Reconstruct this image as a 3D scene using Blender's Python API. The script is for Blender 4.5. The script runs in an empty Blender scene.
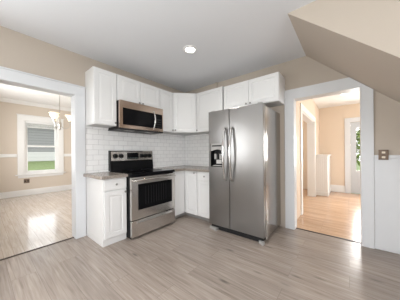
import bpy, bmesh, math, random
from mathutils import Vector, Matrix
random.seed(7)
SC = bpy.context.scene
COL = SC.collection

# ------------------------------------------------------------------ camera
cam = bpy.data.objects.new('camera', bpy.data.cameras.new('camera'))
COL.objects.link(cam)
F_PX, PX, PY, YAW, CAM_H, ROLL = 179.935, 206.346, 153.184, 0.668, 1.161, -0.008
cam.data.sensor_fit = 'HORIZONTAL'
cam.data.sensor_width = 36.0
cam.data.lens = 36.0 * F_PX / 400.0
cam.data.shift_x = (200 - PX) / 400.0
cam.data.shift_y = (PY - 150) / 400.0
cam.data.clip_start = 0.05
fw = Vector((math.cos(YAW), math.sin(YAW), 0))
rt = Vector((math.sin(YAW), -math.cos(YAW), 0))
up = Vector((0, 0, 1))
r2 = rt * math.cos(ROLL) + up * math.sin(ROLL)
u2 = up * math.cos(ROLL) - rt * math.sin(ROLL)
m = Matrix((r2, u2, -fw)).transposed().to_4x4()
m.translation = Vector((0, 0, CAM_H))
cam.matrix_world = m
SC.camera = cam

# ------------------------------------------------------------------ world, daylight and fill lamps, exposure
SC.view_settings.view_transform = 'Standard'
SC.view_settings.look = 'None'
SC.view_settings.gamma = 1.0
SC.view_settings.use_curve_mapping = False
SC.view_settings.exposure = 0.06
w = bpy.data.worlds.new('sky'); SC.world = w
w.use_nodes = True
bg = w.node_tree.nodes['Background']
bg.inputs[0].default_value = (0.97, 0.98, 1.0, 1)
bg.inputs[1].default_value = 3.0

def area(name, loc, direction, sx, sy, watts, color=(1, 1, 1)):
    l = bpy.data.lights.new(name, 'AREA')
    l.shape = 'RECTANGLE'; l.size = sx; l.size_y = sy; l.energy = watts; l.color = color
    o = bpy.data.objects.new(name, l); COL.objects.link(o)
    o.location = loc
    o.rotation_euler = Vector(direction).to_track_quat('-Z', 'Y').to_euler()
    return o

# fill lamps outside added, unseen windows; only the hall door is in view
area('fill_kitchen_west', (-1.95, 1.0, 1.05), (1, -.15, .55), 1.5, 1.9, 45, (0.97, 0.98, 1.0))
area('fill_kitchen_back', (-0.6, -2.65, 1.5), (0, 1, .75), 1.7, 1.3, 105, (0.97, 0.98, 1.0))
area('fill_kitchen_left', (-0.95, 3.2, 1.45), (.3, -1, .2), 1.0, 1.2, 85, (0.97, 0.98, 1.0))  # added to brighten the sloped ceiling
area('fill_dining_west', (-.48, 5.1, 1.45), (1, 0, .1), 2.2, 1.4, 100, (0.98, 0.98, 1.0))
area('fill_hall_south', (4.9, -2.65, 1.45), (0, 1, .7), 2.0, 1.4, 70, (0.95, 0.98, 1.0))
area('daylight_hall_door', (6.95, -0.45, 1.5), (-1, .08, -.12), 0.7, 1.3, 115, (1.0, 0.98, 0.96))
area('fill_side_room', (4.9, 3.3, 1.5), (0, -1, 0), 1.2, 1.2, 60, (1.0, 0.98, 0.95))

# ------------------------------------------------------------------ materials
def srgb(r, g, b):
    f = lambda c: (c / 255 / 12.92) if c / 255 <= 0.04045 else ((c / 255 + 0.055) / 1.055) ** 2.4
    return (f(r), f(g), f(b), 1)

class N:
    def __init__(s, name):
        s.m = bpy.data.materials.new(name); s.m.use_nodes = True
        s.t = s.m.node_tree; s.t.nodes.clear()
        s.out = s.t.nodes.new('ShaderNodeOutputMaterial')
    def n(s, kind, **kw):
        x = s.t.nodes.new('ShaderNode' + kind)
        for k, v in kw.items():
            if k.startswith('i_'):
                x.inputs[k[2:].replace('_', ' ')].default_value = v
            else:
                setattr(x, k, v)
        return x
    def l(s, a, b): s.t.links.new(a, b)

def simple(name, col, rough=0.5, metal=0.0, bump=0.0, bscale=60.0, var=0.03, spec=0.5, coat=0.0, stretch=None):
    """principled with a soft procedural mottling and optional fine bump"""
    k = N(name)
    p = k.n('BsdfPrincipled'); k.l(p.outputs[0], k.out.inputs[0])
    p.inputs['Roughness'].default_value = rough
    p.inputs['Metallic'].default_value = metal
    p.inputs['Specular IOR Level'].default_value = spec
    p.inputs['Coat Weight'].default_value = coat
    tc = k.n('TexCoord'); mp = k.n('Mapping'); k.l(tc.outputs['Object'], mp.inputs[0])
    if stretch: mp.inputs['Scale'].default_value = stretch
    no = k.n('TexNoise'); no.inputs['Scale'].default_value = bscale; no.inputs['Detail'].default_value = 3
    k.l(mp.outputs[0], no.inputs['Vector'])
    mx = k.n('MixRGB', blend_type='MIX')
    c1 = tuple(min(1, c * (1 - var)) for c in col[:3]) + (1,)
    c2 = tuple(min(1, c * (1 + var)) for c in col[:3]) + (1,)
    mx.inputs[1].default_value = c1; mx.inputs[2].default_value = c2
    k.l(no.outputs[0], mx.inputs[0]); k.l(mx.outputs[0], p.inputs['Base Color'])
    if bump:
        b = k.n('Bump'); b.inputs['Strength'].default_value = bump; b.inputs['Distance'].default_value = 0.002
        k.l(no.outputs[0], b.inputs['Height']); k.l(b.outputs[0], p.inputs['Normal'])
    return k.m

def emit(name, col, strength, base=(0.9, 0.9, 0.9, 1)):
    k = N(name); p = k.n('BsdfPrincipled'); k.l(p.outputs[0], k.out.inputs[0])
    p.inputs['Base Color'].default_value = base
    p.inputs['Emission Color'].default_value = col; p.inputs['Emission Strength'].default_value = strength
    return k.m

def pane_glass(name):
    k = N(name)
    tr = k.n('BsdfTransparent'); tr.inputs[0].default_value = (0.97, 0.98, 0.98, 1)
    gl = k.n('BsdfGlossy'); gl.inputs['Roughness'].default_value = 0.02
    lw = k.n('LayerWeight'); lw.inputs[0].default_value = 0.15
    mu = k.n('Math', operation='MULTIPLY'); mu.inputs[1].default_value = 0.35
    k.l(lw.outputs['Fresnel'], mu.inputs[0])
    mx = k.n('MixShader'); k.l(mu.outputs[0], mx.inputs[0]); k.l(tr.outputs[0], mx.inputs[1]); k.l(gl.outputs[0], mx.inputs[2])
    k.l(mx.outputs[0], k.out.inputs[0])
    return k.m

def planks(name, cols, width, length, rough, grain_dark, mortar, knots=0.0, bump=0.1, tint_scale=1.0):
    """plank floor, boards running along world Y"""
    k = N(name); p = k.n('BsdfPrincipled'); k.l(p.outputs[0], k.out.inputs[0])
    tc = k.n('TexCoord'); mp = k.n('Mapping'); mp.inputs['Rotation'].default_value = (0, 0, math.pi / 2)
    k.l(tc.outputs['Object'], mp.inputs[0])
    br = k.n('TexBrick', offset=0.37, offset_frequency=2)
    br.inputs['Color1'].default_value = (0, 0, 0, 1); br.inputs['Color2'].default_value = (1, 1, 1, 1)
    br.inputs['Mortar'].default_value = (0.5, 0.5, 0.5, 1)
    br.inputs['Scale'].default_value = 1; br.inputs['Mortar Size'].default_value = 0.0012
    br.inputs['Mortar Smooth'].default_value = 0.3
    br.inputs['Brick Width'].default_value = length; br.inputs['Row Height'].default_value = width
    k.l(mp.outputs[0], br.inputs['Vector'])
    # grain coordinates: stretched along the board and shifted per board
    sc = k.n('VectorMath', operation='MULTIPLY'); sc.inputs[1].default_value = (1.2, 21, 1)
    k.l(mp.outputs[0], sc.inputs[0])
    ad = k.n('VectorMath', operation='MULTIPLY_ADD'); ad.inputs[1].default_value = (7, 3, 11)
    k.l(br.outputs['Color'], ad.inputs[0]); k.l(sc.outputs[0], ad.inputs[2])
    g = k.n('TexNoise'); g.inputs['Scale'].default_value = 2.2; g.inputs['Detail'].default_value = 6; g.inputs['Distortion'].default_value = 0.6
    k.l(ad.outputs[0], g.inputs['Vector'])
    cr = k.n('ValToRGB')
    els = cr.color_ramp.elements
    els[0].position = 0.2; els[0].color = cols[0]; els[1].position = 0.8; els[1].color = cols[-1]
    for i, c in enumerate(cols[1:-1]):
        e = els.new(0.2 + 0.6 * (i + 1) / (len(cols) - 1)); e.color = c
    k.l(g.outputs[0], cr.inputs[0])
    # board to board tint
    tm = k.n('MixRGB', blend_type='MULTIPLY'); tm.inputs[0].default_value = 1
    tr = k.n('ValToRGB'); tr.color_ramp.elements[0].color = (1 - 0.16 * tint_scale,) * 3 + (1,); tr.color_ramp.elements[1].color = (1.0, 1.0, 1.0, 1)
    k.l(br.outputs['Color'], tr.inputs[0]); k.l(cr.outputs[0], tm.inputs[1]); k.l(tr.outputs[0], tm.inputs[2])
    last = tm
    # fine fibre streaks
    sc2 = k.n('VectorMath', operation='MULTIPLY'); sc2.inputs[1].default_value = (2.5, 90, 1); k.l(mp.outputs[0], sc2.inputs[0])
    g2 = k.n('TexNoise'); g2.inputs['Scale'].default_value = 1.0; g2.inputs['Detail'].default_value = 3; k.l(sc2.outputs[0], g2.inputs['Vector'])
    r2_ = k.n('ValToRGB'); r2_.color_ramp.elements[0].position = 0.35; r2_.color_ramp.elements[0].color = (grain_dark,) * 3 + (1,)
    r2_.color_ramp.elements[1].position = 0.6; r2_.color_ramp.elements[1].color = (1, 1, 1, 1); k.l(g2.outputs[0], r2_.inputs[0])
    fm = k.n('MixRGB', blend_type='MULTIPLY'); fm.inputs[0].default_value = 1; k.l(last.outputs[0], fm.inputs[1]); k.l(r2_.outputs[0], fm.inputs[2]); last = fm
    if knots:
        sc3 = k.n('VectorMath', operation='MULTIPLY'); sc3.inputs[1].default_value = (1.3, 5, 1); k.l(mp.outputs[0], sc3.inputs[0])
        vo = k.n('TexVoronoi'); vo.inputs['Scale'].default_value = 1.35; k.l(sc3.outputs[0], vo.inputs['Vector'])
        vr = k.n('ValToRGB'); vr.color_ramp.elements[0].position = 0.03; vr.color_ramp.elements[0].color = (1 - knots,) * 3 + (1,)
        vr.color_ramp.elements[1].position = 0.13; vr.color_ramp.elements[1].color = (1, 1, 1, 1); k.l(vo.outputs['Distance'], vr.inputs[0])
        km = k.n('MixRGB', blend_type='MULTIPLY'); km.inputs[0].default_value = 1; k.l(last.outputs[0], km.inputs[1]); k.l(vr.outputs[0], km.inputs[2]); last = km
    mm = k.n('MixRGB', blend_type='MIX'); mm.inputs[2].default_value = mortar
    k.l(br.outputs['Fac'], mm.inputs[0]); k.l(last.outputs[0], mm.inputs[1]); k.l(mm.outputs[0], p.inputs['Base Color'])
    p.inputs['Roughness'].default_value = rough
    b = k.n('Bump'); b.inputs['Strength'].default_value = bump; b.inputs['Distance'].default_value = 0.002
    k.l(g2.outputs[0], b.inputs['Height']); k.l(b.outputs[0], p.inputs['Normal'])
    return k.m

def tiles(name):
    k = N(name); p = k.n('BsdfPrincipled'); k.l(p.outputs[0], k.out.inputs[0])
    ge = k.n('NewGeometry'); sp = k.n('SeparateXYZ'); k.l(ge.outputs['Position'], sp.inputs[0])
    su = k.n('Math', operation='SUBTRACT'); k.l(sp.outputs[0], su.inputs[0]); k.l(sp.outputs[1], su.inputs[1])
    cb = k.n('CombineXYZ'); k.l(su.outputs[0], cb.inputs[0]); k.l(sp.outputs[2], cb.inputs[1])
    br = k.n('TexBrick', offset=0.5)
    br.inputs['Color1'].default_value = srgb(238, 238, 238); br.inputs['Color2'].default_value = srgb(244, 244, 244)
    br.inputs['Mortar'].default_value = srgb(206, 206, 207); br.inputs['Scale'].default_value = 1
    br.inputs['Mortar Size'].default_value = 0.0026; br.inputs['Mortar Smooth'].default_value = 0.2
    br.inputs['Brick Width'].default_value = 0.152; br.inputs['Row Height'].default_value = 0.0765
    k.l(cb.outputs[0], br.inputs['Vector']); k.l(br.outputs['Color'], p.inputs['Base Color'])
    p.inputs['Roughness'].default_value = 0.16
    b = k.n('Bump', invert=True); b.inputs['Strength'].default_value = 0.5; b.inputs['Distance'].default_value = 0.002
    k.l(br.outputs['Fac'], b.inputs['Height']); k.l(b.outputs[0], p.inputs['Normal'])
    return k.m

def laminate(name):
    k = N(name); p = k.n('BsdfPrincipled'); k.l(p.outputs[0], k.out.inputs[0])
    tc = k.n('TexCoord')
    a = k.n('TexNoise'); a.inputs['Scale'].default_value = 110; a.inputs['Detail'].default_value = 5; k.l(tc.outputs['Object'], a.inputs['Vector'])
    cr = k.n('ValToRGB'); e = cr.color_ramp.elements
    e[0].position = 0.3; e[0].color = srgb(116, 108, 102); e[1].position = 0.7; e[1].color = srgb(180, 169, 160)
    x = e.new(0.5); x.color = srgb(147, 138, 130)
    k.l(a.outputs[0], cr.inputs[0]); k.l(cr.outputs[0], p.inputs['Base Color'])
    p.inputs['Roughness'].default_value = 0.22
    return k.m

def steel(name, base, rough, axis, bump=0.02, var=0.06, aniso=0.0):
    """brushed stainless; axis = scale vector whose small component runs along the brushing"""
    k = N(name); p = k.n('BsdfPrincipled'); k.l(p.outputs[0], k.out.inputs[0])
    tc = k.n('TexCoord'); mp = k.n('Mapping'); mp.inputs['Scale'].default_value = axis; k.l(tc.outputs['Object'], mp.inputs[0])
    no = k.n('TexNoise'); no.inputs['Scale'].default_value = 1; no.inputs['Detail'].default_value = 4; k.l(mp.outputs[0], no.inputs['Vector'])
    mr = k.n('MapRange'); mr.inputs[3].default_value = rough - var; mr.inputs[4].default_value = rough + var; p.inputs['Anisotropic'].default_value = aniso
    k.l(no.outputs[0], mr.inputs[0]); k.l(mr.outputs[0], p.inputs['Roughness'])
    p.inputs['Metallic'].default_value = 1; p.inputs['Base Color'].default_value = base
    b = k.n('Bump'); b.inputs['Strength'].default_value = bump; b.inputs['Distance'].default_value = 0.0006
    k.l(no.outputs[0], b.inputs['Height']); k.l(b.outputs[0], p.inputs['Normal'])
    return k.m

def siding(name, c1, c2, pitch):
    k = N(name); p = k.n('BsdfPrincipled'); k.l(p.outputs[0], k.out.inputs[0]); p.inputs['Roughness'].default_value = 0.7
    ge = k.n('NewGeometry'); sp = k.n('SeparateXYZ'); k.l(ge.outputs['Position'], sp.inputs[0])
    d = k.n('Math', operation='DIVIDE'); d.inputs[1].default_value = pitch; k.l(sp.outputs[2], d.inputs[0])
    f = k.n('Math', operation='FRACT'); k.l(d.outputs[0], f.inputs[0])
    cr = k.n('ValToRGB'); cr.color_ramp.elements[0].position = 0.08; cr.color_ramp.elements[0].color = c2
    cr.color_ramp.elements[1].position = 0.14; cr.color_ramp.elements[1].color = c1
    k.l(f.outputs[0], cr.inputs[0]); k.l(cr.outputs[0], p.inputs['Base Color'])
    return k.m

M = dict(
    beige=simple('beige_wall_paint', srgb(188, 177, 165), 0.75, bump=0.15, bscale=120),
    hallw=simple('hall_wall_paint', srgb(222, 204, 184), 0.75, bump=0.15, bscale=120),
    peach=simple('warm_beige_wall_paint', srgb(212, 200, 186), 0.75, bump=0.15, bscale=120),
    ceil=simple('ceiling_paint', srgb(226, 228, 232), 0.85, bump=0.1, bscale=150),
    ceil2=simple('white_ceiling_paint', srgb(240, 239, 238), 0.85, bump=0.1, bscale=150),
    trim=simple('white_trim_paint', srgb(216, 218, 221), 0.4, bscale=8, var=0.015),
    trimw=simple('bright_white_trim_paint', srgb(234, 233, 231), 0.4, bscale=8, var=0.015),
    doorp=simple('white_door_shaded_grey', srgb(196, 201, 206), 0.4, bscale=8, var=0.015),  # white door; shade of its inner face is put into the grey
    cab=simple('white_cabinet_finish', srgb(230, 230, 230), 0.35, bscale=6, var=0.012),
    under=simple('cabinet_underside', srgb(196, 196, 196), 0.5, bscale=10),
    kick=simple('toe_kick_grey', srgb(150, 148, 146), 0.6, bscale=20),
    floor=planks('grey_vinyl_plank', [srgb(122, 108, 98), srgb(156, 143, 133), srgb(171, 159, 150), srgb(186, 175, 167)], 0.178, 1.22, 0.30, 0.88, srgb(112, 100, 91), knots=0.55),
    dfloor=planks('pale_oak_floor', [srgb(186, 173, 161), srgb(203, 191, 180), srgb(216, 206, 197)], 0.085, 1.1, 0.12, 0.93, srgb(150, 135, 120), tint_scale=0.6),
    hfloor=planks('honey_oak_floor', [srgb(176, 138, 108), srgb(200, 165, 134), srgb(220, 190, 160)], 0.06, 0.9, 0.2, 0.88, srgb(120, 84, 56)),
    tile=tiles('white_subway_tile'),
    lam=laminate('grey_beige_laminate'),
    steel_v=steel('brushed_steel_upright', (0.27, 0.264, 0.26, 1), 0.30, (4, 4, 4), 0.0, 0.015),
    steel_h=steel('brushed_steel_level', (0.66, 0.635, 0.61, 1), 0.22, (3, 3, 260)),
    steel_w=steel('steel_warm_reflection', (0.58, 0.46, 0.38, 1), 0.22, (3, 3, 260)),  # warm reflection of the walls is tinted into the steel colour
    steel_s=simple('smooth_grey_steel_side', (0.42, 0.40, 0.38, 1), 0.2, metal=1.0, bump=0.05, bscale=200),
    chrome=simple('polished_steel', (0.62, 0.61, 0.60, 1), 0.14, metal=1, bscale=30),
    knobm=simple('dark_nickel', (0.30, 0.29, 0.28, 1), 0.3, metal=1, bscale=60),
    nickel=simple('brushed_nickel', (0.55, 0.53, 0.50, 1), 0.28, metal=1, bscale=60),
    black=simple('black_enamel', (0.008, 0.008, 0.009, 1), 0.3, bscale=20, spec=0.15),
    bglass=simple('black_glass', (0.006, 0.006, 0.007, 1), 0.08, bscale=5, spec=0.12),
    dark=simple('dark_grey_plastic', (0.02, 0.02, 0.021, 1), 0.45, bscale=40, spec=0.2),
    rack=simple('oven_rack_wire', (0.35, 0.35, 0.36, 1), 0.35, metal=1, bscale=40),
    grey=simple('grey_plastic', srgb(168, 166, 164), 0.45, bscale=40),
    lgrey=simple('pale_grey_plastic', srgb(205, 203, 200), 0.45, bscale=40),
    strip=simple('dark_bronze_strip', srgb(62, 50, 44), 0.45, metal=0.3, bscale=30),
    plate=simple('bronze_cover_plate', srgb(118, 102, 90), 0.35, metal=0.6, bscale=60),
    ivory=simple('ivory_plastic', srgb(226, 216, 200), 0.4, bscale=30),
    white=simple('white_plastic', srgb(238, 238, 238), 0.4, bscale=30),
    lens=emit('lit_lamp_lens', (1.0, 0.97, 0.92, 1), 6.0),
    dimlens=emit('lit_hall_lamp_glass', (1.0, 0.96, 0.9, 1), 1.2),
    frost=emit('lit_frosted_shade', (1.0, 0.80, 0.52, 1), 0.75, (0.95, 0.9, 0.82, 1)),
    bulb=emit('lit_bulb', (1.0, 0.86, 0.62, 1), 9.0),
    disp=emit('green_clock_digits', (0.7, 0.95, 0.9, 1), 0.12, (0.02, 0.02, 0.02, 1)),
    glass=pane_glass('window_glass'),
    lawn=simple('lawn_grass', srgb(98, 112, 68), 0.9, bscale=3, var=0.3),
    leaf=simple('green_leaf', srgb(92, 112, 50), 0.6, bscale=2.0, var=0.45),
    bark=simple('brown_bark', srgb(96, 80, 66), 0.9, bscale=12, var=0.3),
    sid=siding('grey_lap_siding', srgb(132, 131, 131), srgb(96, 95, 96), 0.24),
    sidw=siding('white_lap_siding', srgb(186, 185, 182), srgb(170, 169, 168), 0.3),
    roof=simple('brown_roof_shingle', srgb(92, 84, 78), 0.9, bscale=9, var=0.3),
)

# ------------------------------------------------------------------ mesh helpers
class MB:
    def __init__(s): s.bm = bmesh.new()
    def box(s, x0, x1, y0, y1, z0, z1, bev=0.0, seg=2):
        r = bmesh.ops.create_cube(s.bm, size=1)
        vs = r['verts']
        for v in vs:
            v.co = Vector((x0 + (v.co.x + .5) * (x1 - x0), y0 + (v.co.y + .5) * (y1 - y0), z0 + (v.co.z + .5) * (z1 - z0)))
        if bev:
            es = list({e for v in vs for e in v.link_edges})
            bmesh.ops.bevel(s.bm, geom=es, offset=bev, segments=seg, profile=0.5, affect='EDGES')
        return s
    def prism(s, pts, axis, a0, a1):
        """closed outline extruded along one axis; pts are the other two coordinates in x,y,z order"""
        def co(p, a):
            q = list(p); q.insert(axis, a); return Vector(q)
        lo = [s.bm.verts.new(co(p, a0)) for p in pts]; hi = [s.bm.verts.new(co(p, a1)) for p in pts]
        n = len(pts)
        s.bm.faces.new(lo); s.bm.faces.new(hi[::-1])
        for i in range(n):
            s.bm.faces.new((lo[i], hi[i], hi[(i + 1) % n], lo[(i + 1) % n]))
        bmesh.ops.recalc_face_normals(s.bm, faces=s.bm.faces[:])
        return s
    def lathe(s, prof, c=(0, 0, 0), seg=24, axis='z'):
        rings = []
        for r, h in prof:
            ring = []
            for i in range(seg):
                a = 2 * math.pi * i / seg
                p = (r * math.cos(a), r * math.sin(a), h)
                if axis == 'y': p = (p[0], -p[2], p[1])      # profile height grows towards -Y
                if axis == 'x': p = (p[2], p[0], p[1])
                ring.append(s.bm.verts.new((p[0] + c[0], p[1] + c[1], p[2] + c[2])))
            rings.append(ring)
        for a, b in zip(rings, rings[1:]):
            for i in range(seg):
                s.bm.faces.new((a[i], a[(i + 1) % seg], b[(i + 1) % seg], b[i]))
        for ring in (rings[0], rings[-1]):
            s.bm.faces.new(ring)
        bmesh.ops.recalc_face_normals(s.bm, faces=s.bm.faces[:])
        return s
    def tube(s, pts, r, seg=10, flat=1.0):
        pts = [Vector(p) for p in pts]; rings = []
        for i, p in enumerate(pts):
            t = (pts[min(i + 1, len(pts) - 1)] - pts[max(i - 1, 0)]).normalized()
            ref = Vector((0, 0, 1)) if abs(t.z) < 0.9 else Vector((1, 0, 0))
            u = t.cross(ref).normalized(); v = t.cross(u).normalized()
            rr = r[i] if isinstance(r, (list, tuple)) else r
            rings.append([s.bm.verts.new(p + u * rr * math.cos(2 * math.pi * k / seg) + v * rr * flat * math.sin(2 * math.pi * k / seg)) for k in range(seg)])
        for a, b in zip(rings, rings[1:]):
            for k in range(seg):
                s.bm.faces.new((a[k], a[(k + 1) % seg], b[(k + 1) % seg], b[k]))
        s.bm.faces.new(rings[0]); s.bm.faces.new(rings[-1])
        bmesh.ops.recalc_face_normals(s.bm, faces=s.bm.faces[:])
        return s
    def door(s, x0, x1, z0, z1, yb, t=0.02, stile=0.055):
        """raised-panel cabinet door: back at yb, front towards -Y"""
        loops = []
        st = min(stile, 0.3 * min(x1 - x0, z1 - z0))
        for ins, y in ((0, yb), (0, yb - t + .004), (.004, yb - t), (st, yb - t), (st + .005, yb - t + .007), (st + .012, yb - t + .007), (st + .034, yb - t + .002)):
            ins = min(ins, 0.48 * min(x1 - x0, z1 - z0))
            loops.append([s.bm.verts.new(p) for p in ((x0 + ins, y, z0 + ins), (x1 - ins, y, z0 + ins), (x1 - ins, y, z1 - ins), (x0 + ins, y, z1 - ins))])
        for a, b in zip(loops, loops[1:]):
            for i in range(4):
                s.bm.faces.new((a[i], a[(i + 1) % 4], b[(i + 1) % 4], b[i]))
        s.bm.faces.new(loops[0]); s.bm.faces.new(loops[-1])
        bmesh.ops.recalc_face_normals(s.bm, faces=s.bm.faces[:])
        return s
    def build(s, name, mat, parent=None, smooth=False):
        me = bpy.data.meshes.new(name); s.bm.to_mesh(me); s.bm.free()
        me.materials.append(M[mat] if isinstance(mat, str) else mat)
        if smooth:
            for p in me.polygons: p.use_smooth = True
            try: me.set_sharp_from_angle(angle=math.radians(40))
            except Exception: pass
        o = bpy.data.objects.new(name, me); COL.objects.link(o)
        if parent: o.parent = parent
        return o

def thing(name, label, cat, loc=(0, 0, 0), rz=0.0, group=None):
    o = bpy.data.objects.new(name, None); COL.objects.link(o)
    o.empty_display_size = 0.1
    o.location = loc; o.rotation_euler = (0, 0, rz)
    tag(o, label, cat, group); return o
def tag(o, label, cat, group=None):
    o['label'] = label; o['category'] = cat
    if group: o['group'] = group
    return o
def struct(o):
    o['kind'] = 'structure'; return o

def wall(name, mat, axis, c0, c1, a0, a1, z0, z1, holes=()):
    """wall slab between c0..c1 on `axis` (0: normal X, 1: normal Y) with rectangular holes (a0,a1,z0,z1)"""
    A = sorted({a0, a1, *[h[0] for h in holes], *[h[1] for h in holes]}); Z = sorted({z0, z1, *[h[2] for h in holes], *[h[3] for h in holes]})
    b = MB()
    for p, q in zip(A, A[1:]):
        for r, t in zip(Z, Z[1:]):
            if any(h[0] <= p and q <= h[1] and h[2] <= r and t <= h[3] for h in holes): continue
            if axis == 0: b.box(c0, c1, p, q, r, t)
            else: b.box(p, q, c0, c1, r, t)
    bmesh.ops.remove_doubles(b.bm, verts=b.bm.verts[:], dist=1e-5)
    seen = {}
    for f in list(b.bm.faces):      # drop the doubled faces between cells
        key = tuple(sorted(v.index for v in f.verts)); seen.setdefault(key, []).append(f)
    b.bm.verts.index_update()
    seen = {}
    for f in b.bm.faces: seen.setdefault(tuple(sorted(v.index for v in f.verts)), []).append(f)
    kill = [f for fs in seen.values() if len(fs) > 1 for f in fs]
    if kill: bmesh.ops.delete(b.bm, geom=kill, context='FACES_ONLY')
    return struct(b.build(name, mat))

WL = WR = 2.95          # inner faces of the left and the right kitchen wall
CH = 2.56               # ceiling height
T = 0.13                # wall thickness

# ------------------------------------------------------------------ floors and ceilings
struct(MB().box(-1.7, WR + .065, -2.4, WL + .065, -0.1, 0).build('floor', 'floor'))
struct(MB().box(-.2, 3.015, WL + .066, 7.2, -0.1, 0).build('dining_floor', 'dfloor'))
struct(MB().box(WR + .066, 6.49, -2.4, 3.0, -0.1, 0).build('hall_floor', 'hfloor'))
struct(MB().box(-1.85, WR + T, -2.55, WL + T, CH, CH + .1).build('ceiling', 'ceil'))
struct(MB().box(-.33, 3.2, WL + T, 7.35, CH + .1, CH + .2).build('dining_ceiling', 'ceil2'))
struct(MB().box(WR + T, 6.65, -2.55, 3.15, 2.50, 2.6).build('hall_ceiling', 'ceil2'))

# ------------------------------------------------------------------ kitchen walls
wall('wall_left', 'beige', 1, WL, WL + T, -1.83, 3.2, 0, CH + .1, [(.08, .842, 0, 1.995), (-1.5, -.4, .9, 2.1)])
wall('wall_right', 'beige', 0, WR, WR + T, -2.53, WL, 0, CH, [(-.142, .658, 0, 1.983)])
wall('wall_back', 'beige', 1, -2.53, -2.4, -1.83, WR, 0, CH, [(-1.45, .25, .9, 2.2)])
wall('wall_west', 'beige', 0, -1.83, -1.7, -2.4, WL, 0, CH, [(.2, 1.8, .12, 2.1)])
# underside of the staircase: a boxed slope dropping towards the right
sl = lambda y: CH - .909 * (.472 - y)
struct(MB().prism([(.472, CH), (-2.33, sl(-2.33)), (-2.4, sl(-2.33)), (-2.4, CH)], 0, 1.934, WR).build('sloped_ceiling', 'beige'))
# white wainscot below the chair rail right of the hall doorway
struct(MB().prism([(-.243, .004), (-2.25, .004), (-2.25, sl(-2.25) - .005), (-1.14, 1.085), (-.243, 1.085)], 0, WR - .014, WR).build('trim_1', 'trim'))
struct(MB().box(WR - .026, WR, -1.1, -.243, 1.086, 1.122, .004).build('trim_2', 'trim'))
# little boxed pipe on the wall above the right-hand wall cabinets
struct(MB().box(WR - .035, WR, 2.03, 2.065, 2.345, CH, .003).build('trim_3', 'beige'))

# tile backsplash
struct(MB().box(.951, WL - .009, WL - .008, WL, .86, 1.62).box(WR - .008, WR, 1.70, WL - .009, .86, 1.62).build('tile_wall', 'tile'))

# casings (dining doorway, hall doorway) with jamb linings
b = MB()
b.box(.822, .945, WL - .022, WL, 0, 1.975, .003); b.box(-.023, .10, WL - .022, WL, 0, 1.975, .003)
b.box(-.023, .945, WL - .022, WL, 1.975, 2.095, .003); b.box(-.035, .948, WL - .03, WL, 2.095, 2.113, .003)
b.box(.822, .842, WL, WL + T, 0, 1.995); b.box(.08, .10, WL, WL + T, 0, 1.995); b.box(.10, .822, WL, WL + T, 1.975, 1.995)
b.box(.822, .945, WL + T, WL + T + .022, 0, 1.975, .003); b.box(-.023, .10, WL + T, WL + T + .022, 0, 1.975, .003); b.box(-.023, .945, WL + T, WL + T + .022, 1.975, 2.095, .003)
struct(b.build('trim_4', 'trim'))
b = MB()
x0, x1 = WR - .022, WR
b.box(x0, x1, .638, .77, 0, 1.963, .003)
b.prism([(-.122, 0), (-.24, 0), (-.24, sl(-.24) - .004), (-.122, sl(-.122) - .004)], 0, x0, x1)
b.prism([(.77, 1.963), (-.1215, 1.963), (-.1215, sl(-.1215) - .004), (-.015, sl(-.015) - .004), (.77, 2.113)], 0, x0, x1)
b.box(WR, WR + T, .638, .658, 0, 1.983); b.box(WR, WR + T, -.142, -.122, 0, 1.983); b.box(WR, WR + T, -.122, .638, 1.963, 1.983)
b.box(WR + T, WR + T + .02, -.24, -.122, 0, 1.963); b.box(WR + T, WR + T + .02, -.24, .68, 1.963, 2.08)
struct(b.build('trim_5', 'trim'))
# dark floor transition strips
struct(MB().box(.10, .822, WL + .05, WL + .078, 0, .006, .002).box(.10, .14, WL + .02, WL + .05, 0, .012, .003).build('trim_6', 'strip'))
struct(MB().box(WR + .05, WR + .078, -.122, .638, 0, .006, .002).build('trim_7', 'strip'))

# unseen windows, added to light the rooms
def window(n, axis, c, a0, a1, z0, z1, inward, mat='trimw', muntin=True):
    fr = MB(); gl = MB()
    def bx(bb, a, b_, d0, d1, z, zz):
        d0, d1 = sorted((c + inward * d0, c + inward * d1))
        if axis == 0: bb.box(d0, d1, a, b_, z, zz)
        else: bb.box(a, b_, d0, d1, z, zz)
    cw = .11
    for a, b_, z, zz in ((a0 - cw, a0, z0, z1), (a1, a1 + cw, z0, z1), (a0 - cw, a1 + cw, z1, z1 + cw), (a0 - cw, a1 + cw, z0 - .1, z0)):
        bx(fr, a, b_, 0, .02, z, zz)
    bx(fr, a0 - cw - .03, a1 + cw + .03, 0, .06, z0 - .02, z0)
    mid = (a0 + a1) / 2; zm = (z0 + z1) / 2
    for a, b_, z, zz in ((a0, a0 + .05, z0, z1), (a1 - .05, a1, z0, z1), (a0, a1, z1 - .05, z1), (a0, a1, z0, z0 + .06), (a0, a1, zm - .025, zm + .025), (mid - .03, mid + .03, z0, z1)):
        bx(fr, a, b_, -.10, -.05, z, zz)
    f = struct(fr.build(n, mat))
    bx(gl, a0 + .05, a1 - .05, -.078, -.074, z0 + .05, z1 - .05)
    gl.build('pane', 'glass', f)
window('added_window_2', 0, -1.7, .2, 1.8, .12, 2.1, 1)  # tall opening added for light on the slope and ceiling
window('added_window_3', 1, -2.4, -1.45, .25, .9, 2.2, 1)  # added behind the camera as a light opening

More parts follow.
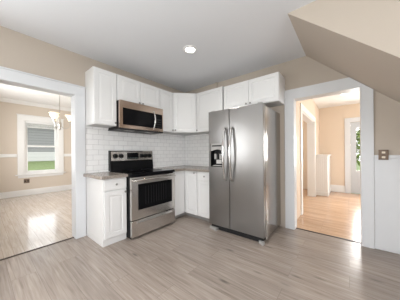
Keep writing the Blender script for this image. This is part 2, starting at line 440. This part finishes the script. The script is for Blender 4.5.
# ------------------------------------------------------------------ dining room
DY = 7.2
wall('dining_wall_far', 'peach', 1, DY, DY + T, -.33, 3.2, 0, CH + .1, [(.81, 1.565, .60, 2.13)])
wall('dining_wall_west', 'peach', 0, -.33, -.2, WL + T, DY, 0, CH + .1, [(4.0, 6.2, .8, 2.2)])
wall('dining_wall_east', 'peach', 0, 3.015, 3.145, WL + T, DY, 0, CH + .1)
struct(MB().box(-.2, 3.01, WL + T, WL + T + .004, 2.15, CH + .1).box(.95, 3.01, WL + T, WL + T + .004, 0, 2.15).box(-.2, -.03, WL + T, WL + T + .004, 0, 2.15).build('dining_wall_near', 'peach'))
window('added_window_4', 0, -.2, 4.0, 6.2, .8, 2.2, 1)  # unseen window added for brightness in the dining room
window('added_window_7', 1, WL, -1.5, -.4, .9, 2.1, -1)  # unseen window added so light reaches the sloped ceiling
struct(MB().box(-.2, 3.015, DY - .018, DY, 0, .165, .004).build('baseboard_far', 'trimw'))
struct(MB().box(-.2, .66, DY - .022, DY, 1.09, 1.18, .006).box(1.705, 3.015, DY - .022, DY, 1.09, 1.18, .006).build('trim_8', 'trimw'))
b = MB(); b.prism([(DY, 2.57), (DY - .02, 2.57), (DY - .075, 2.645), (DY - .075, 2.66), (DY, 2.66)], 0, -.2, 3.015)
struct(b.build('trim_9', 'trimw'))
# double-hung window
b = MB()
b.box(.67, .81, DY - .022, DY, .60, 2.13, .003); b.box(1.565, 1.70, DY - .022, DY, .60, 2.13, .003)
b.box(.67, 1.70, DY - .022, DY, 2.13, 2.275, .003); b.box(.655, 1.715, DY - .035, DY, 2.275, 2.295, .003)
b.box(.62, 1.75, DY - .06, DY, .575, .60, .004); b.box(.68, 1.69, DY - .018, DY, .505, .575, .003)
b.box(.81, .835, DY, DY + T, .60, 2.13); b.box(1.54, 1.565, DY, DY + T, .60, 2.13); b.box(.835, 1.54, DY, DY + T, 2.11, 2.13); b.box(.835, 1.54, DY, DY + T, .60, .62)
win = struct(b.build('window_1', 'trimw'))
def sash(x0, x1, z0, z1, y, st, rb, rtp):
    s_ = MB(); s_.box(x0, x0 + st, y, y + .035, z0, z1); s_.box(x1 - st, x1, y, y + .035, z0, z1)
    s_.box(x0 + st, x1 - st, y, y + .035, z0, z0 + rb); s_.box(x0 + st, x1 - st, y, y + .035, z1 - rtp, z1)
    s_ = s_.build('sash', 'trimw', win)
    MB().box(x0 + st, x1 - st, y + .016, y + .019, z0 + rb, z1 - rtp).build('pane', 'glass', s_)
sash(.836, 1.539, .621, 1.43, DY + .03, .045, .075, .045)
sash(.836, 1.539, 1.385, 2.109, DY + .068, .045, .045, .05)
t = thing('window_blind', 'white window blind drawn up to the top of the dining room window', 'blind', (1.187, DY + .012, 1.94))
MB().box(-.345, .345, -.02, .016, .13, .168, .003).build('headrail', 'white', t)
b = MB()
for i in range(9): b.box(-.34, .34, -.02, .016, 0.018 + i * .0125, .023 + i * .0125)
b.build('slat_stack', 'white', t)
MB().box(-.34, .34, -.018, .014, 0, .014, .003).build('bottom_rail', 'white', t)
# outlet below the window
t = thing('wall_outlet', 'small bronze outlet plate on the dining room wall below the window', 'outlet', (.85, DY, .41))
MB().box(-.06, .06, -.007, 0, -.06, .06, .003).build('cover_plate', 'plate', t)
for sx in (-.028, .028):
    MB().lathe([(.019, .007), (.019, .0105), (.016, .012)], (sx, 0, 0), 16, 'y').build('socket', 'dark', t)

# chandelier
CX, CYY = 1.13, 5.05
t = thing('chandelier', 'three-light nickel chandelier with lit frosted bell shades in the dining room', 'chandelier', (CX, CYY, CH + .1))
zc = 1.80 - (CH + .1)
MB().lathe([(.065, 0), (.062, -.015), (.03, -.03), (.012, -.04)], seg=20).build('canopy', 'nickel', t, True)
MB().tube([(0, 0, -.04), (0, 0, zc + .17)], .006, 8).build('rod', 'nickel', t, True)
MB().lathe([(.006, zc + .18), (.02, zc + .15), (.014, zc + .10), (.032, zc + .05), (.034, zc + .0), (.016, zc - .04), (.022, zc - .07), (.005, zc - .10)], seg=18).build('column', 'nickel', t, True)
dep = Vector((.218, .976, 0)); lat = Vector((.976, -.218, 0))
for ang in (0, 120, 240):
    a = math.radians(ang); d = lat * math.cos(a) + dep * math.sin(a)
    P = lambda r, z: (d.x * r, d.y * r, zc + z)
    arm = MB().tube([P(.02, .0), P(.06, -.05), P(.11, -.06), P(.155, -.03), P(.178, .03), P(.18, .085)], .007, 8).build('arm', 'nickel', t, True)
    e = P(.18, 0)
    MB().lathe([(.022, .085), (.03, .10), (.026, .115)], (e[0], e[1], zc), 16).build('cup', 'nickel', arm, True)
    sh = MB().lathe([(.028, .115), (.036, .15), (.05, .19), (.072, .225), (.093, .245), (.089, .246), (.068, .227), (.046, .192), (.032, .152), (.024, .118)], (e[0], e[1], zc), 24).build('lamp_shade', 'frost', t, True)
    MB().lathe([(.010, .12), (.02, .15), (.022, .17), (.012, .192)], (e[0], e[1], zc), 12).build('bulb', 'bulb', sh, True)

# ------------------------------------------------------------------ hall
HX, HY = 6.49, .70
wall('hall_wall_far', 'hallw', 0, HX, HX + T, -2.53, 3.13, 0, 2.5, [(-.86, -.05, 0, 2.0)])
wall('hall_wall_left', 'hallw', 1, HY, HY + .16, WR + T, HX, 0, 2.5, [(3.82, 5.45, 0, 1.96)])
wall('hall_wall_south', 'hallw', 1, -2.53, -2.4, WR + T, HX, 0, 2.5, [(3.9, 5.9, .8, 2.2)])
wall('side_room_wall', 'hallw', 1, 3.0, 3.13, WR + T, HX, 0, 2.5, [(4.3, 5.5, .9, 2.1)])
struct(MB().box(WR + T, WR + T + .004, -2.4, -.25, 0, 2.5).box(WR + T, WR + T + .004, .86, 3.0, 0, 2.5).box(WR + T, WR + T + .004, -.25, .69, 2.09, 2.5).build('hall_wall_near', 'hallw'))
window('added_window_5', 1, -2.4, 3.9, 5.9, .8, 2.2, 1)  # unseen window put in to light the hall
window('added_window_6', 1, 3.0, 4.3, 5.5, .9, 2.1, -1)  # unseen window added to brighten the side room
b = MB()
b.box(3.70, 3.82, HY - .02, HY, 0, 1.96, .003); b.box(5.45, 5.575, HY - .02, HY, 0, 1.96, .003); b.box(3.70, 5.575, HY - .02, HY, 1.96, 2.08, .003)
b.box(5.43, 5.45, HY, HY + .16, 0, 1.96); b.box(3.82, 3.84, HY, HY + .16, 0, 1.96); b.box(3.84, 5.43, HY, HY + .16, 1.94, 1.96)
struct(b.build('trim_10', 'trimw'))
struct(MB().box(HX - .016, HX, .085, .425, 0, .20, .004).box(HX - .016, HX, -2.4, -.985, 0, .20, .004).build('baseboard_hall', 'trimw'))
# exterior door with a tall glass light
b = MB()
b.box(HX - .02, HX, -.05, .08, 0, 2.0, .003); b.box(HX - .02, HX, -.985, -.86, 0, 2.0, .003); b.box(HX - .02, HX, -.985, .08, 2.0, 2.12, .003)
struct(b.build('trim_11', 'trim'))
d1 = MB()
g0, g1, gz0, gz1 = -.735, -.175, .64, 1.82
d1.box(HX + .03, HX + .07, -.858, g0, .004, 1.997); d1.box(HX + .03, HX + .07, g1, -.052, .004, 1.997)
d1.box(HX + .03, HX + .07, g0, g1, .004, gz0); d1.box(HX + .03, HX + .07, g0, g1, gz1, 1.997)
d1.box(HX + .035, HX + .065, g0, g1, 1.205, 1.23); d1.box(HX + .035, HX + .065, (g0 + g1) / 2 - .012, (g0 + g1) / 2 + .012, gz0, gz1)
d1.box(HX + .022, HX + .03, -.70, -.21, .12, .52, .004)
d1 = struct(d1.build('door_1', 'doorp'))
MB().box(HX + .048, HX + .052, g0, g1, gz0, gz1).build('pane', 'glass', d1)
MB().lathe([(.028, -.002), (.028, .006), (.010, .01), (.010, .035), (.027, .045), (.029, .058), (.018, .07)], (0, 0, 0), 18, 'x').build('door_knob', 'knobm', d1, True)
kn = d1.children[-1]; kn.rotation_euler = (0, 0, math.pi); kn.location = (HX + .03, -.095, .90)
# half-height white cabinet against the hall wall
t = thing('hall_cabinet', 'white half-height cabinet with overhanging top beside the hall opening', 'cabinet', (HX - .003, HY - .004, 0), -math.pi / 2)
L = HX - 5.70; Wd = .27
b = MB(); b.box(0, Wd, -L, 0, 0, 1.06, .004)
b.build('body', 'trimw', t)
b = MB()
for i in range(6):
    b.box(.006 + i * .0435, .006 + i * .0435 + .040, -L - .008, -L, .10, 1.055, .003)
b.build('front_panel', 'trimw', t)
MB().box(0, Wd + .012, -L - .02, 0, 0.001, .095, .004).build('base_board', 'trimw', t)
MB().box(0, Wd + .03, -L - .035, 0, 1.061, 1.095, .006).build('cabinet_top', 'trimw', t)
# hall ceiling lamp
t = thing('ceiling_lamp', 'small flush ceiling lamp seen through the hall doorway', 'lamp', (5.15, .08, 2.5))
MB().lathe([(.07, 0), (.07, -.014), (.062, -.02)], seg=24).build('base', 'white', t, True)
MB().lathe([(.06, -.02), (.056, -.032), (.04, -.045), (.015, -.05)], seg=24).build('lamp_shade', 'dimlens', t, True)

# ------------------------------------------------------------------ cabinets
def knob(parent, x, y, z, name='knob'):
    return MB().lathe([(.006, -.001), (.006, .010), (.013, .016), (.0145, .022), (.009, .028)], (x, y, z), 16, 'y').build(name, 'knobm', parent, True)

def cabinet(label, loc, rz, wdt, depth, z0, z1, doors=(), drawers=(), kick=False, side_to_floor=False):
    """local frame: x to the right along the wall, wall at y = 0, front towards -Y"""
    t = thing('base_cabinet' if kick else 'wall_cabinet', label, 'cabinet', loc, rz)
    dt = .02
    b = MB(); b.box(0, wdt, -depth + dt + .001, -.003, z0, z1, .0015, 1)
    b.build('body', 'cab', t)
    if kick:
        MB().box(0, wdt, -depth + .03 if side_to_floor else -depth + .075, -.003, 0.001, z0 - .001).build('toe_kick', 'cab' if side_to_floor else 'kick', t)
    else:
        MB().box(.016, wdt - .016, -depth + dt + .004, -.012, z0 - .003, z0 - .0002).build('underside', 'under', t)
    for (x0, x1, a, c, kx, kz) in doors:
        d = MB().door(x0, x1, a, c, -depth + dt).build('door', 'cab', t)
        if kx is not None: knob(d, kx, -depth, kz)
    for (x0, x1, a, c) in drawers:
        d = MB().box(x0, x1, -depth, -depth + dt, a, c, .004).build('drawer', 'cab', t)
        knob(d, (x0 + x1) / 2, -depth, (a + c) / 2)
    return t

UZ0, UZ1 = 1.566, 2.333
UD = WL - 2.643                      # depth of the wall cabinets, doors included
g = .004
w1 = .303
cabinet('white wall cabinet left of the microwave, end of the left run', (.951, WL, 0), 0, w1, UD, UZ0, UZ1, [(g, w1 - g, UZ0 + g, UZ1 - g, w1 - .028, UZ0 + .04)])
w2 = .766
cabinet('short two-door white wall cabinet right above the microwave', (1.256, WL, 0), 0, w2, UD, 1.945, UZ1,
        [(g, w2 / 2 - g / 2, 1.945 + g, UZ1 - g, w2 / 2 - .03, 1.975), (w2 / 2 + g / 2, w2 - g, 1.945 + g, UZ1 - g, w2 / 2 + .03, 1.975)])
w3 = .307
cabinet('narrow white wall cabinet right of the microwave', (2.024, WL, 0), 0, w3, UD, UZ0, UZ1, [(g, w3 - g, UZ0 + g, UZ1 - g, w3 - .028, UZ0 + .04)])
# diagonal corner cabinet
t = thing('wall_cabinet', 'white diagonal wall cabinet in the corner between the two walls', 'cabinet', (WR, WL, 0))
q = .617
b = MB(); ins = .017
pts = [(-.003, -.003), (-q, -.003), (-q, -UD + .012), (-UD + .012, -q), (-.003, -q)]
b.prism(pts, 2, UZ0, UZ1); b.build('body', 'cab', t)
fa = Vector((-q, -UD + .012, 0)); fb = Vector((-UD + .012, -q, 0)); L = (fb - fa).length
d = MB().door(.012, L - .012, UZ0 + g, UZ1 - g, -.001).build('door', 'cab', t)
d.location = fa; d.rotation_euler = (0, 0, -math.pi / 4)
knob(d, .045, -.021, UZ0 + .04)
MB().prism([(p[0] * .97 - .004, p[1] * .97 - .004) for p in pts], 2, UZ0 - .003, UZ0 - .0002).build('underside', 'under', t)
w4 = .612
cabinet('tall white wall cabinet between the corner and the refrigerator', (WR, 2.331, 0), -math.pi / 2, w4, UD, UZ0, UZ1, [(g, w4 - g, UZ0 + g, UZ1 - g, .03, UZ0 + .04)])
w5 = .925
fz0, fz1 = 1.90, 2.31
cabinet('short two-door white wall cabinet above the refrigerator', (WR, 1.688, 0), -math.pi / 2, w5, UD + .012, fz0, fz1,
        [(g, w5 / 2 - g / 2, fz0 + g, fz1 - g, w5 / 2 - .035, fz0 + .035), (w5 / 2 + g / 2, w5 - g, fz0 + g, fz1 - g, w5 / 2 + .035, fz0 + .035)])

BD = WL - 2.368; BZ0, BZ1 = .075, .848
wb = .301
cabinet('white base cabinet with one drawer, left of the range', (.951, WL, 0), 0, wb, BD, BZ0, BZ1,
        [(.012, wb - .006, BZ0 + .02, .685, wb - .03, .655)], [(.012, wb - .006, .70, BZ1 - .012)], True, True)
# corner base cabinet: L-shaped, a blank filler right of the range and a door facing the room
t = thing('base_cabinet', 'white corner base cabinet with a plain filler between range and corner', 'cabinet', (WR, WL, 0))
FX = WR - 2.35
b = MB(); b.prism([(-.003, -.003), (-.922, -.003), (-.922, -BD + .02), (-FX + .02, -BD + .02), (-FX + .02, -.878), (-.003, -.878)], 2, BZ0, BZ1)
b.build('body', 'cab', t)
MB().box(-.92, -FX - .002, -BD, -BD + .019, BZ0, BZ1 - .006, .002).build('filler_panel', 'cab', t)
b = MB().prism([(-.003, -.003), (-.922, -.003), (-.922, -BD + .07), (-FX + .07, -BD + .07), (-FX + .07, -.878), (-.003, -.878)], 2, .001, BZ0 - .001); b.build('toe_kick', 'kick', t)
d = MB().door(0, .285, BZ0 + .004, BZ1 - .008, -.001).build('door', 'cab', t)
d.location = (-FX + .019, -BD - .006, 0); d.rotation_euler = (0, 0, -math.pi / 2)
knob(d, .245, -.021, .815)
w6 = .352
cabinet('narrow white base cabinet with a drawer beside the refrigerator', (WR, 2.069, 0), -math.pi / 2, w6, FX, BZ0, BZ1,
        [(.006, w6 - .006, BZ0 + .004, .69, None, 0)], [(.006, w6 - .006, .70, BZ1 - .008)], True)

# countertops
b = MB().prism([(1.2535, WL - .010), (.953, WL - .010), (.953, 2.925), (.914, 2.925), (.914, 2.355), (.926, 2.343), (1.2535, 2.343)], 2, BZ1 + .001, .888)
bmesh.ops.bevel(b.bm, geom=[e for e in b.bm.edges if all(v.co.z > .887 for v in e.verts)], offset=.005, segments=2, affect='EDGES')
tag(b.build('countertop', 'lam'), 'short grey-beige laminate countertop left of the range', 'countertop')
b = MB().prism([(2.0275, WL - .010), (WR - .010, WL - .010), (WR - .010, 1.716), (2.325, 1.716), (2.325, 2.343), (2.0275, 2.343)], 2, BZ1 + .001, .888)
es = [e for e in b.bm.edges if all(v.co.z > .887 for v in e.verts)]
bmesh.ops.bevel(b.bm, geom=es, offset=.005, segments=2, affect='EDGES')
tag(b.build('countertop', 'lam'), 'L-shaped grey-beige laminate countertop in the corner right of the range', 'countertop')

# ------------------------------------------------------------------ range
RX0, RX1 = 1.2565, 2.0245
RW = RX1 - RX0
t = thing('range', 'freestanding stainless steel electric range with black glass cooktop', 'stove', (RX0, WL, 0))
RF = -(WL - 2.267)                      # local y of the oven door's front
b = MB(); b.box(.002, RW - .002, RF + .045, -.03, .03, .862, .003); b.build('body', 'black', t)
b = MB(); b.box(0, RW, RF + .012, -.045, .863, .893, .008); b.box(.0, RW, RF - .004, RF + .02, .853, .888, .008)
ct = b.build('cooktop', 'bglass', t)
for (x, y, r) in ((.2, -.48, .105), (.56, -.48, .085), (.2, -.22, .075), (.56, -.22, .105)):
    MB().lathe([(r, .8931), (r, .8936), (r - .004, .8936), (r - .004, .8931)], (x, y, 0), 40).build('burner_ring', 'dark', ct)
# backguard
bgd = MB().prism([(-.012, .893), (-.085, .893), (-.085, .93), (-.07, 1.045), (-.06, 1.20), (-.05, 1.212), (-.012, 1.212)], 0, .0, RW).build('backguard', 'black', t)
MB().prism([(-.0702, 1.05), (-.079, 1.052), (-.068, 1.197), (-.058, 1.208), (-.05, 1.2125), (-.05, 1.209), (-.0605, 1.199)], 0, .012, RW - .012).build('control_panel', 'steel_h', bgd)
MB().prism([(-.0765, 1.075), (-.0795, 1.075), (-.0715, 1.178), (-.0685, 1.178)], 0, .27, .475).build('display', 'bglass', bgd)
b = MB()
for i in range(0): b.box(.335 + i * .024, .349 + i * .024, -.0768, -.0755, 1.128, 1.156)
for i in range(6): b.box(.285 + i * .03, .303 + i * .03, -.080, -.0775, 1.086, 1.094)
b.build('display_keys', 'disp', bgd)
for x in (.078, .168, .535, .615, .695):
    k_ = MB().lathe([(.039, 0), (.039, .006), (.032, .009), (.029, .030), (.023, .033)], (0, 0, 0), 20, 'y').box(-.004, .004, -.040, -.006, -.024, .024, .002).build('knob', 'black', bgd, True)
    k_.location = (x, -.0725, 1.125); k_.rotation_euler = (math.radians(-4.5), 0, 0)
# oven door with window
dz0, dz1 = .262, .838
wx0, wx1, wz0, wz1 = .10, RW - .065, .385, .742
b = MB()
b.box(.004, wx0, RF, RF + .042, dz0, dz1); b.box(wx1, RW - .004, RF, RF + .042, dz0, dz1)
b.box(wx0, wx1, RF, RF + .042, dz0, wz0); b.box(wx0, wx1, RF, RF + .042, wz1, dz1)
od = b.build('oven_door', 'steel_h', t)
MB().box(wx0, wx1, RF + .006, RF + .012, wz0, wz1).build('oven_window', 'bglass', od)
b = MB()
for i in range(9):
    x = wx0 + .12 + i * .045
    b.box(x, x + .004, RF + .004, RF + .006, wz0 + .06, wz1 - .04)
b.build('window_pattern', 'dark', od)
hd = MB().tube([(.03, RF + .002, .792), (.03, RF - .04, .797), (.045, RF - .05, .80), (RW - .045, RF - .05, .80), (RW - .03, RF - .04, .797), (RW - .03, RF + .002, .792)], .013, 10).build('handle', 'steel_h', od, True)
# storage drawer
b = MB(); b.box(.004, RW - .004, RF, RF + .04, .028, .250, .004)
dr = b.build('drawer', 'steel_h', t)
MB().prism([(RF, .205), (RF - .018, .205), (RF - .022, .215), (RF - .008, .238), (RF, .238)], 0, .08, RW - .08).build('handle', 'steel_h', dr)
MB().box(.02, RW - .02, RF + .05, -.06, .001, .029).build('base', 'black', t)

# ------------------------------------------------------------------ over-the-range microwave
t = thing('microwave', 'stainless steel over-the-range microwave under the short wall cabinet', 'microwave', (1.2575, WL, 0))
MW = .765; MF = -(WL - 2.565); mz0, mz1 = 1.540, 1.942
MB().box(.002, MW - .002, MF + .035, -.012, mz0, mz1, .003).build('body', 'black', t)
b = MB(); b.prism([(-.012, mz0 - .001), (MF + .0, mz0 - .001), (MF - .004, mz0 - .010), (MF + .02, mz0 - .02), (-.012, mz0 - .016)], 0, -.004, MW + .002)
b.build('vent_base', 'dark', t)
for x in (.14, .5):
    MB().box(x, x + .13, MF + .07, MF + .17, mz0 - .023, mz0 - .017).build('filter', 'grey', t)
b = MB()
vx0, vx1, vz0, vz1 = .045, .515, mz0 + .05, mz1 - .105
dx1 = .60
b.box(0, vx0, MF, MF + .034, mz0, mz1)
b.box(vx0, MW, MF, MF + .034, mz0, vz0); b.box(vx0, MW, MF, MF + .034, vz1, mz1)
b.box(MW - .014, MW, MF, MF + .034, vz0, vz1)
md = b.build('door', 'steel_w', t)
MB().box(vx0, dx1 - .001, MF + .003, MF + .02, vz0, vz1).build('door_window', 'bglass', md)
MB().box(vx0 + .05, vx1 - .03, MF + .0015, MF + .003, vz0 + .03, vz1 - .03).build('window_screen', 'bglass', md)
MB().box(dx1, MW - .014, MF + .002, MF + .02, vz0, vz1).build('control_panel', 'bglass', t)
b = MB()
for i in range(3):
    for j in range(4): b.box(dx1 + .022 + i * .042, dx1 + .05 + i * .042, MF + .0012, MF + .002, vz0 + .02 + j * .04, vz0 + .042 + j * .04)
b.build('keypad', 'dark', t)
n = 12
pts = [(.575 + .0 * i, MF + .004 - .045 * math.sin(math.pi * i / n), mz0 + .03 + (mz1 - mz0 - .10) * i / n) for i in range(n + 1)]
MB().tube(pts, .012, 10).build('handle', 'chrome', md, True)

# ------------------------------------------------------------------ refrigerator
FY0, FY1, FF = .834, 1.704, 2.22
FWd = FY1 - FY0
t = thing('refrigerator', 'stainless steel side-by-side refrigerator with ice and water dispenser', 'refrigerator', (WR, FY1, 0), -math.pi / 2)
y = lambda X: -(WR - X)                # world X -> local y
MB().box(.004, FWd - .004, y(2.301), y(2.935), .03, 1.772, .004).build('body', 'steel_s', t)
sx = FY1 - 1.335
b = MB()
dx0, dx1, dz0, dz1 = FY1 - 1.665, FY1 - 1.432, .955, 1.305
yf, yb = y(FF), y(2.29)
b.box(.003, dx0, yf, yb, .075, 1.795); b.box(dx1, sx - .003, yf, yb, .075, 1.795)
b.box(dx0, dx1, yf, yb, .075, dz0); b.box(dx0, dx1, yf, yb, dz1, 1.795)
bmesh.ops.remove_doubles(b.bm, verts=b.bm.verts[:], dist=1e-5)
fd = b.build('freezer_door', 'steel_v', t)
rd = MB().box(sx + .003, FWd - .003, yf, yb, .075, 1.795, .006, 2).build('fridge_door', 'steel_v', t)
# dispenser
ds = MB()
ds.box(dx0 + .001, dx1 - .001, yb - .012, yb - .002, dz0, dz1)
ds.box(dx0 + .001, dx0 + .012, yf - .004, yb - .012, dz0, dz1); ds.box(dx1 - .012, dx1 - .001, yf - .004, yb - .012, dz0, dz1)
ds.box(dx0 + .012, dx1 - .012, yf - .004, yb - .012, dz0, dz0 + .014)
ds = ds.build('dispenser', 'black', fd)
n = 10
arc = [(dx0 + .012 + (dx1 - dx0 - .024) * i / n, 1.195 + .022 * math.sin(math.pi * i / n)) for i in range(n + 1)]
MB().prism([(dx0 + .0125, dz1 - .001), (dx1 - .0125, dz1 - .001)] + arc[::-1], 1, yf - .007, yf + .02).build('dispenser_panel', 'grey', ds)
MB().box(dx0 + .03, dx1 - .03, yf - .008, yf - .006, dz1 - .045, dz1 - .025).build('panel_buttons', 'dark', ds)
for lx in (dx0 + .05, dx1 - .09):
    MB().box(lx, lx + .04, yf + .02, yf + .05, 1.07, 1.15, .004).build('lever', 'grey', ds)
MB().box(dx0 + .04, dx1 - .04, yf + .004, yb - .014, dz0 + .0145, dz0 + .022).box(dx0 + .07, dx1 - .07, yb - .02, yb - .013, 1.0, 1.06).build('drip_tray', 'lgrey', ds)
for nm, hx, par in (('handle', FY1 - 1.392, fd), ('handle', FY1 - 1.282, rd)):
    pts = [(hx, yf + .005, .765), (hx, yf - .028, .785)] + [(hx, yf - .038 - .042 * math.sin(math.pi * i / 14), .80 + (1.49 - .80) * i / 14) for i in range(15)] + [(hx, yf - .028, 1.505), (hx, yf + .005, 1.525)]
    MB().tube(pts, .02, 12, 0.8).build(nm, 'chrome', par, True)
for hx in (.03, FWd - .09):
    MB().box(hx, hx + .06, y(2.25), y(2.36), 1.796, 1.815, .005).build('hinge_cover', 'grey', t)
b = MB(); b.box(.03, FWd - .03, y(2.245), y(2.30), .006, .070)
b.build('kick_grille', 'dark', t)
for hx, ln in ((.004, .15), (FWd - .075, .07)):
    MB().prism([(hx, y(2.2445)), (hx + ln, y(2.2445)), (hx + ln, y(2.19)), (hx + ln * .5, y(2.205)), (hx, y(2.222))], 2, .001, .034).build('foot_bracket', 'grey', t)
for hx in (.06, FWd - .1):
    MB().box(hx, hx + .05, y(2.86), y(2.91), .0, .031).build('rear_foot', 'dark', t)

# ------------------------------------------------------------------ ceiling light, switch
t = thing('recessed_light', 'lit round recessed light in the grey kitchen ceiling nearest the wall cabinets', 'ceiling light', (1.775, 1.665, CH))
MB().lathe([(.098, 0), (.096, -.006), (.066, -.008), (.064, -.003), (.064, 0)], seg=40).build('trim_ring', 'white', t, True)
MB().lathe([(.063, -.0005), (.061, -.004), (.02, -.006)], seg=36).build('lens', 'lens', t, True)
sp = bpy.data.lights.new('recessed_light_beam', 'SPOT'); sp.energy = 30; sp.spot_size = math.radians(140); sp.spot_blend = 0.9; sp.shadow_soft_size = .06; sp.color = (1, .95, .88)
spo = bpy.data.objects.new('recessed_light_beam', sp); COL.objects.link(spo); spo.location = (1.775, 1.665, CH - .02)

for lx, ly, lab in ((.25, .15, 'added round white recessed light, out of view in the middle of the kitchen ceiling'), (.1, 1.9, 'added round white recessed light, out of view near the dining room doorway')):  # extra ceiling lights added out of view to brighten the floor
    t2 = thing('recessed_light', lab, 'ceiling light', (lx, ly, CH), 0)
    for ch in t.children:
        c = ch.copy(); COL.objects.link(c); c.parent = t2
    o = spo.copy(); COL.objects.link(o); o.location = (lx, ly, CH - .02)

t = thing('light_switch', 'bronze double light switch plate right of the hall doorway', 'light switch', (WR, -.278, 1.125), -math.pi / 2)
MB().box(0, .085, -.034, -.027, -.058, .058, .003).build('cover_plate', 'plate', t)
for z in (-.028, .028):
    MB().box(.028, .058, -.040, -.033, z - .012, z + .012, .003).build('toggle', 'ivory', t)
MB().box(.01, .075, -.0272, -.0005, -.045, .045).build('back_box', 'dark', t)

# ------------------------------------------------------------------ outdoors
b = MB(); b.prism([(7.34, -.5), (22.0, .56), (40, .56), (40, -1), (7.34, -1)], 0, -25, 30)
struct(b.build('ground_lawn', 'lawn'))
struct(MB().box(6.63, 40, -20, 7.3, -1, -.35).build('ground_garden', 'lawn'))
struct(MB().box(-30, -1.86, -20, 7.3, -1, -.35).box(-1.84, -.36, 3.1, 7.3, -1, -.35).box(-1.84, 6.62, -20, -2.56, -1, -.35).build('ground_yard', 'lawn'))
t = thing('neighbor_house', 'grey sided neighbouring house with white lower wall beyond the dining window', 'house', (4, 22.2, .54))
MB().box(-9, 9, 0, 7, 0, .86).build('lower_wall', 'sidw', t)
MB().box(-9, 9, .0, 7, .861, 3.2).build('upper_wall', 'sid', t)
MB().prism([(-.4, 3.2), (7.4, 3.2), (3.5, 4.4)], 0, -9.3, 9.3).build('roof', 'roof', t)
def tree(label, loc, r, h, n):
    t = thing('leafy_tree', label, 'tree', loc)
    MB().tube([(0, 0, 0), (.03, .02, h * .4), (-.04, .05, h * .75), (0, 0, h)], [.09, .075, .05, .02], 8).build('trunk', 'bark', t, True)
    b = MB()
    for i in range(n):
        u = Vector((random.gauss(0, 1), random.gauss(0, 1), random.gauss(0, 1))).normalized() * r * random.random() ** .4
        c = Vector((u.x, u.y, u.z * .9 + h * .8))
        a = Vector((random.gauss(0, 1), random.gauss(0, 1), random.gauss(0, 1))).normalized(); e = a.orthogonal().normalized()
        s_ = random.uniform(.06, .12)
        f = [b.bm.verts.new(c + a * s_), b.bm.verts.new(c + e * s_ * .5), b.bm.verts.new(c - a * s_), b.bm.verts.new(c - e * s_ * .5)]
        b.bm.faces.new(f)
    b.build('foliage', 'leaf', t)
tree('leafy green tree outside the glass of the far hall door', (11.0, -.9, -.35), 1.5, 2.7, 2600)
